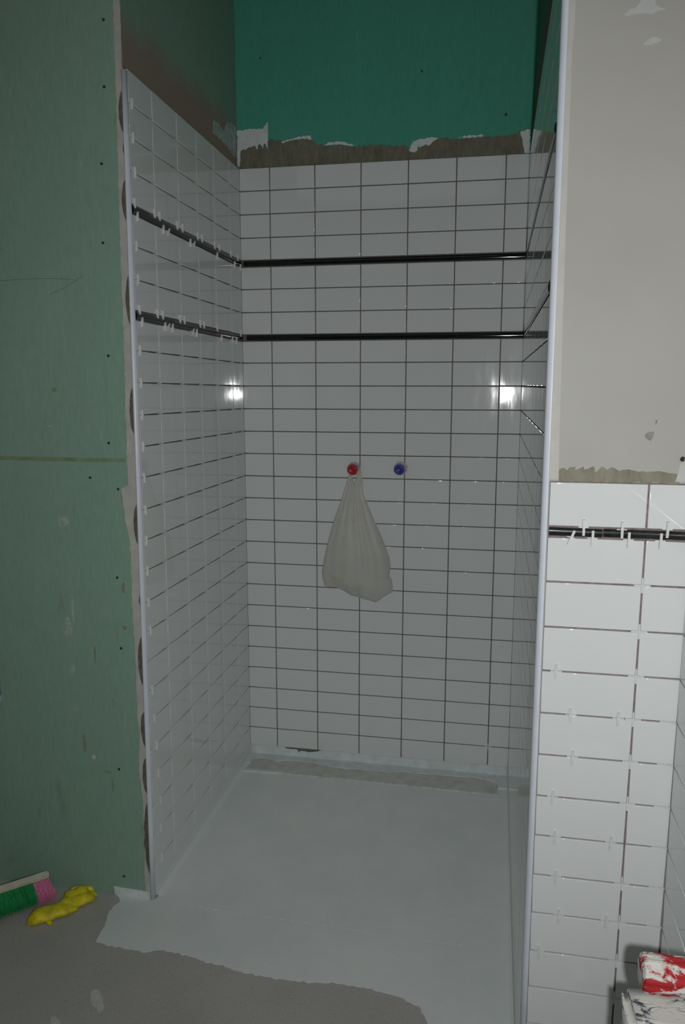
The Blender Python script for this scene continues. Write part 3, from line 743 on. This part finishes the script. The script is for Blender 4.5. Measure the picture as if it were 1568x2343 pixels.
# ------------------------------------------------------------------ plastic bag
def interp(pts, t):
    L = [0]
    for a, b in zip(pts, pts[1:]): L.append(L[-1] + math.dist(a, b))
    s = t * L[-1]
    for k in range(len(pts) - 1):
        if s <= L[k+1] + 1e-9:
            u = (s - L[k]) / max(1e-9, L[k+1] - L[k]); return (pts[k][0] + (pts[k+1][0] - pts[k][0]) * u, pts[k][1] + (pts[k+1][1] - pts[k][1]) * u)
    return pts[-1]
bagL = [(0.346, 1.372), (0.324, 1.301), (0.288, 1.199), (0.259, 1.097), (0.24, 1.008), (0.231, 0.953), (0.236, 0.92), (0.245, 0.89)]
bagR = [(0.421, 1.372), (0.426, 1.321), (0.45, 1.269), (0.478, 1.202), (0.504, 1.146), (0.529, 1.086), (0.547, 1.036), (0.553, 0.993), (0.546, 0.953), (0.559, 0.935), (0.564, 0.903), (0.561, 0.877)]
bot = [(0.245, 0.89), (0.269, 0.89), (0.299, 0.889), (0.328, 0.88), (0.368, 0.856), (0.419, 0.844), (0.466, 0.833), (0.483, 0.827), (0.499, 0.837), (0.527, 0.857), (0.561, 0.877)]
bg = empty('plastic_bag', (0.39, -0.03, 1.40))
tag(bg, 'thin white plastic carrier bag hanging by its handles from the red plug', 'bag')
bm = bmesh.new(); NV, NU = 60, 48
gridf = []; 
for side in (1, 0):
    g = []
    for j in range(NV + 1):
        v = j / NV; l, r = interp(bagL, v), interp(bagR, v); row = []
        for i in range(NU + 1):
            s = i / NU; b = interp(bot, s); base_l, base_r = bagL[-1], bagR[-1]
            x = l[0] + (r[0] - l[0]) * s; z = l[1] + (r[1] - l[1]) * s
            sag = (b[0] - (base_l[0] + (base_r[0] - base_l[0]) * s), b[1] - (base_l[1] + (base_r[1] - base_l[1]) * s))
            k = max(0, (v - 0.6) / 0.4) ** 1.5
            x += sag[0] * k; z += sag[1] * k
            if v < 0.12: z -= 0.0  # shoulder
            e = math.sqrt(max(0, 1 - (2 * s - 1) ** 2))
            dep = (0.010 + 0.055 * math.sin(min(1, v * 1.08) * math.pi / 2) * (1 - max(0, (v - 0.86) / 0.14) ** 2 * 0.92)) * e
            fold = 0.0040 * (1 - 0.55 * v) * math.sin(s * 34 + 1.3 * math.sin(v * 3)) + 0.008 * v * noise.noise(Vector((s * 7, v * 3.5, side * 4)))
            if side: y = -0.026 - dep - fold * e
            else: y = -0.020 + 0.001 * side + 0.004 * e * noise.noise(Vector((s * 9, v * 4, 9)))
            row.append((x, y, z))
        g.append(row)
    gridf.append(g)
F_, B_ = gridf
vf = [[bm.verts.new(c) for c in row] for row in F_]
vb = [[bm.verts.new(c) for c in row] for row in B_]
for j in range(NV):
    for i in range(NU):
        bm.faces.new((vf[j][i], vf[j][i+1], vf[j+1][i+1], vf[j+1][i])); bm.faces.new((vb[j][i], vb[j+1][i], vb[j+1][i+1], vb[j][i+1]))
    bm.faces.new((vf[j][0], vf[j+1][0], vb[j+1][0], vb[j][0])); bm.faces.new((vf[j][NU], vb[j][NU], vb[j+1][NU], vf[j+1][NU]))
for i in range(NU): bm.faces.new((vf[NV][i], vb[NV][i], vb[NV][i+1], vf[NV][i+1]))
def put(o, par):
    o.parent = par; o.matrix_parent_inverse = Matrix.Translation(-par.location); return o
put(obj('bag_body', bm, 'bag', None, True), bg)
def handle(outer, inner):
    bm = bmesh.new(); n = 14; rows_ = []
    for k in range(n + 1):
        t = k / n; a = interp(outer, t); b = interp(inner, t); row = []
        for i in range(7):
            s = i / 6; x = a[0] + (b[0] - a[0]) * s; z = a[1] + (b[1] - a[1]) * s
            row.append(((x, -0.017 - 0.011 * t - 0.004 * math.sin(s * 9 + t), z), (x, -0.012 - 0.006 * t, z)))
        rows_.append([bm.verts.new(p[0]) for p in row] + [bm.verts.new(p[1]) for p in row[::-1]])
    for A, B in zip(rows_, rows_[1:]):
        for i in range(14): bm.faces.new((A[i], A[(i+1) % 14], B[(i+1) % 14], B[i]))
    bm.faces.new(rows_[0]); bm.faces.new(rows_[-1][::-1])
    return put(obj('handle', bm, 'bag', None, True), bg)
# handles: from the top of the plug neck down each side into the bag
handle([(0.366, 1.4545), (0.357, 1.432), (0.359, 1.410), (0.352, 1.392), (0.346, 1.370)], [(0.372, 1.4535), (0.3585, 1.437), (0.371, 1.410), (0.377, 1.385), (0.381, 1.368)])
handle([(0.372, 1.4545), (0.405, 1.440), (0.415, 1.425), (0.419, 1.395), (0.421, 1.370)], [(0.376, 1.4535), (0.3905, 1.434), (0.396, 1.413), (0.386, 1.385), (0.379, 1.368)])
# scrap inside the bag
bm = bmesh.new()
pts = [(0.284, 0.944), (0.297, 0.938), (0.318, 0.932), (0.338, 0.928), (0.345, 0.938), (0.352, 0.958), (0.344, 0.950), (0.336, 0.941), (0.318, 0.943), (0.300, 0.950)]
prism(bm, pts, lambda p: (p[0], -0.0725 - 0.003 * math.sin(p[0] * 60), p[1]), lambda p: (p[0], -0.0742 - 0.003 * math.sin(p[0] * 60), p[1]))
so = obj('scrap', bm, 'scrap'); tag(so, 'yellow-brown scrap showing through the bottom left of the plastic bag', 'scrap')

# ------------------------------------------------------------------ brush
br = empty('hand_brush', (-0.66, -1.25, 0.0))
tag(br, 'broom head with green bristles and a pink end tuft lying at the left wall', 'brush')
A0 = Vector((-0.537, -1.163, 0.062)); A1 = Vector((-0.537, -1.163, 0.062)) + Vector((-0.68, -0.73, 0.03)).normalized() * 0.32
d = (A1 - A0).normalized(); bd = Vector((0.68, -0.53, -0.62)); bd = (bd - d * bd.dot(d)).normalized(); nn = d.cross(bd)
bm = bmesh.new()
vs = box(bm, (0, -0.027, -0.013), (0.32, 0.027, 0.013))
bmesh.ops.bevel(bm, geom=bm.edges[:], offset=0.004, segments=2, affect='EDGES')
Rm = Matrix((d, nn, bd)).transposed().to_4x4(); Rm.translation = A0
bm.transform(Rm)
put(obj('block', bm, 'brushblock'), br)
def bristles(nm, mat, t0, t1, L, flare):
    bm = bmesh.new()
    nx = int((t1 - t0) / 0.0085)
    for a in range(nx + 1):
        for b in range(-3, 4):
            base = A0 + d * (t0 + (t1 - t0) * a / max(1, nx)) + nn * b * 0.0065 + bd * 0.012
            for q in range(7):
                s = base + d * random.uniform(-0.0035, 0.0035) + nn * random.uniform(-0.003, 0.003)
                dirn = (bd + nn * (b * 0.05 + random.uniform(-0.06, 0.06)) + d * (flare + random.uniform(-0.09, 0.09))).normalized()
                ln = L * random.uniform(0.92, 1.03)
                if dirn.z < 0: ln = min(ln, (s.z - 0.003) / -dirn.z)
                mid = s + dirn * ln * 0.6; e = s + dirn * ln + d * random.uniform(-0.002, 0.002)
                e.z = max(e.z, 0.003); w_ = 0.0009
                u = dirn.orthogonal().normalized(); v = dirn.cross(u)
                r0 = [bm.verts.new(s + u * w_ * math.cos(k * 2.094) + v * w_ * math.sin(k * 2.094)) for k in range(3)]
                r1 = [bm.verts.new(mid + u * w_ * math.cos(k * 2.094) + v * w_ * math.sin(k * 2.094)) for k in range(3)]
                tp = bm.verts.new(e)
                for k in range(3):
                    bm.faces.new((r0[k], r0[(k+1) % 3], r1[(k+1) % 3], r1[k])); bm.faces.new((r1[k], r1[(k+1) % 3], tp))
    return put(obj(nm, bm, mat), br)
bristles('pink_bristles', 'pink', 0.006, 0.055, 0.082, -0.12)
bristles('green_bristles', 'green', 0.062, 0.31, 0.078, -0.02)

# ------------------------------------------------------------------ yellow rubber glove
gl = empty('rubber_glove', (-0.43, -1.21, 0.0))
tag(gl, 'crumpled yellow rubber glove on the floor beside the pink bristles', 'glove')
def lobes(bm, pts):
    prev = None; segs = 20
    for (x, y, w_, h) in pts: pass
    rings = []
    for k, (x, y, w_, h) in enumerate(pts):
        a = pts[max(0, k - 1)]; b = pts[min(len(pts) - 1, k + 1)]
        t = Vector((b[0] - a[0], b[1] - a[1], 0)).normalized(); s = Vector((-t.y, t.x, 0)); ring = []
        for q in range(segs):
            an = 2 * math.pi * q / segs
            rr = 1 + 0.16 * noise.noise(Vector((x * 45 + math.cos(an) * 1.5, y * 45 + math.sin(an) * 1.5, k * 0.3)))
            zz = h + math.sin(an) * h * rr
            ring.append(bm.verts.new(Vector((x, y, max(0.0015, zz))) + s * math.cos(an) * w_ * rr))
        rings.append(ring)
    for A, B in zip(rings, rings[1:]):
        for q in range(segs): bm.faces.new((A[q], A[(q+1) % segs], B[(q+1) % segs], B[q]))
    bm.faces.new(rings[0]); bm.faces.new(rings[-1][::-1])
def ell(n, p0, p1, w_, h, tap0=0.5, tap1=0.5):
    out = []
    for k in range(n + 1):
        t = k / n; e = min(1, (t / 0.18)) ** 0.5 if t < 0.18 else (min(1, (1 - t) / 0.18) ** 0.5 if t > 0.82 else 1)
        e = max(0.12, e)
        out.append((p0[0] + (p1[0] - p0[0]) * t, p0[1] + (p1[1] - p0[1]) * t, w_[0] * e + (w_[1] - w_[0]) * t * e, (h[0] + (h[1] - h[0]) * t) * e))
    return out
bm = bmesh.new()
lobes(bm, ell(16, (-0.515, -1.338), (-0.385, -1.222), (0.036, 0.034), (0.020, 0.018)))
lobes(bm, ell(16, (-0.445, -1.262), (-0.352, -1.160), (0.030, 0.028), (0.020, 0.017)))
lobes(bm, ell(16, (-0.445, -1.222), (-0.378, -1.152), (0.040, 0.030), (0.020, 0.022)))
put(obj('palm', bm, 'yellow', None, True), gl)
for a, b, w_, h in (((-0.42, -1.17), (-0.352, -1.150), 0.011, 0.011), ((-0.43, -1.155), (-0.375, -1.127), 0.011, 0.013), ((-0.45, -1.175), (-0.415, -1.135), 0.010, 0.017), ((-0.40, -1.20), (-0.350, -1.175), 0.011, 0.009), ((-0.475, -1.29), (-0.432, -1.325), 0.010, 0.006)):
    bm = bmesh.new(); lobes(bm, ell(10, a, b, (w_, w_ * 0.8), (h, h * 0.8))); put(obj('finger', bm, 'yellow', None, True), gl)

# ------------------------------------------------------------------ mixing tool at the right
tl = empty('paddle_mixer', (1.33, -2.2, 0.0))
tag(tl, 'adhesive-caked mixing tool with a red grip at the lower right frame edge', 'power tool')
bm = bmesh.new()
def rib(k, i): return 1.0 + (0.035 if (k % 4) < 2 else -0.02)
lathe(bm, [(0.0, 0.0), (0.022, 0.0), (0.029, 0.003), (0.0315, 0.010), (0.0315, 0.045), (0.030, 0.05), (0.030, 0.125), (0.0, 0.125)], (1.279, -2.2, 0.800), (1, 0.05, -0.01), 48, rib)
put(obj('grip', bm, 'redcake'), tl)
bm = bmesh.new(); box(bm, (1.258, -2.265, 0.50), (1.412, -2.150, 0.737))
bmesh.ops.bevel(bm, geom=bm.edges[:], offset=0.012, segments=3, affect='EDGES')
bmesh.ops.subdivide_edges(bm, edges=bm.edges[:], cuts=3, use_grid_fill=True)
for v in bm.verts: v.co += Vector((1, 1, 1)) * 0.004 * noise.noise(v.co * 38)
put(obj('housing', bm, 'greycake', None, True), tl)
bm = bmesh.new(); box(bm, (1.380, -2.222, 0.735), (1.402, -2.178, 0.78)); bmesh.ops.bevel(bm, geom=bm.edges[:], offset=0.004, segments=2, affect='EDGES')
put(obj('bracket', bm, 'greycake'), tl)
bm = bmesh.new(); lathe(bm, [(0.0, 0.0), (0.008, 0.0), (0.008, 0.50), (0.0, 0.50)], (1.335, -2.2075, 0.012), (0, 0, 1), 12)
put(obj('shaft', bm, 'steel'), tl)
bm = bmesh.new(); lathe(bm, [(0.0, 0.0), (0.06, 0.0), (0.06, 0.012), (0.0, 0.012)], (1.335, -2.2075, 0.0), (0, 0, 1), 24); 
put(obj('paddle', bm, 'steel'), tl)

# ------------------------------------------------------------------ small blue thing at the left frame edge
bm = bmesh.new(); box(bm, (-0.800, yfl(0.75) - 0.030, 0.722), (-0.7010, yfl(0.75) - 0.0002, 0.785)); bmesh.ops.bevel(bm, geom=bm.edges[:], offset=0.004, segments=2, affect='EDGES')
ub = empty('junction_box', (-0.757, yfl(0.75), 0.75)); put(obj('lid', bm, 'blue'), ub)
bm = bmesh.new(); box(bm, (-0.798, yfl(0.72) - 0.024, 0.700), (-0.7030, yfl(0.72) - 0.0002, 0.7215)); put(obj('lower_edge', bm, 'skim'), ub)
tag(ub, 'blue object with a white lower edge on green board at left frame edge', 'box')
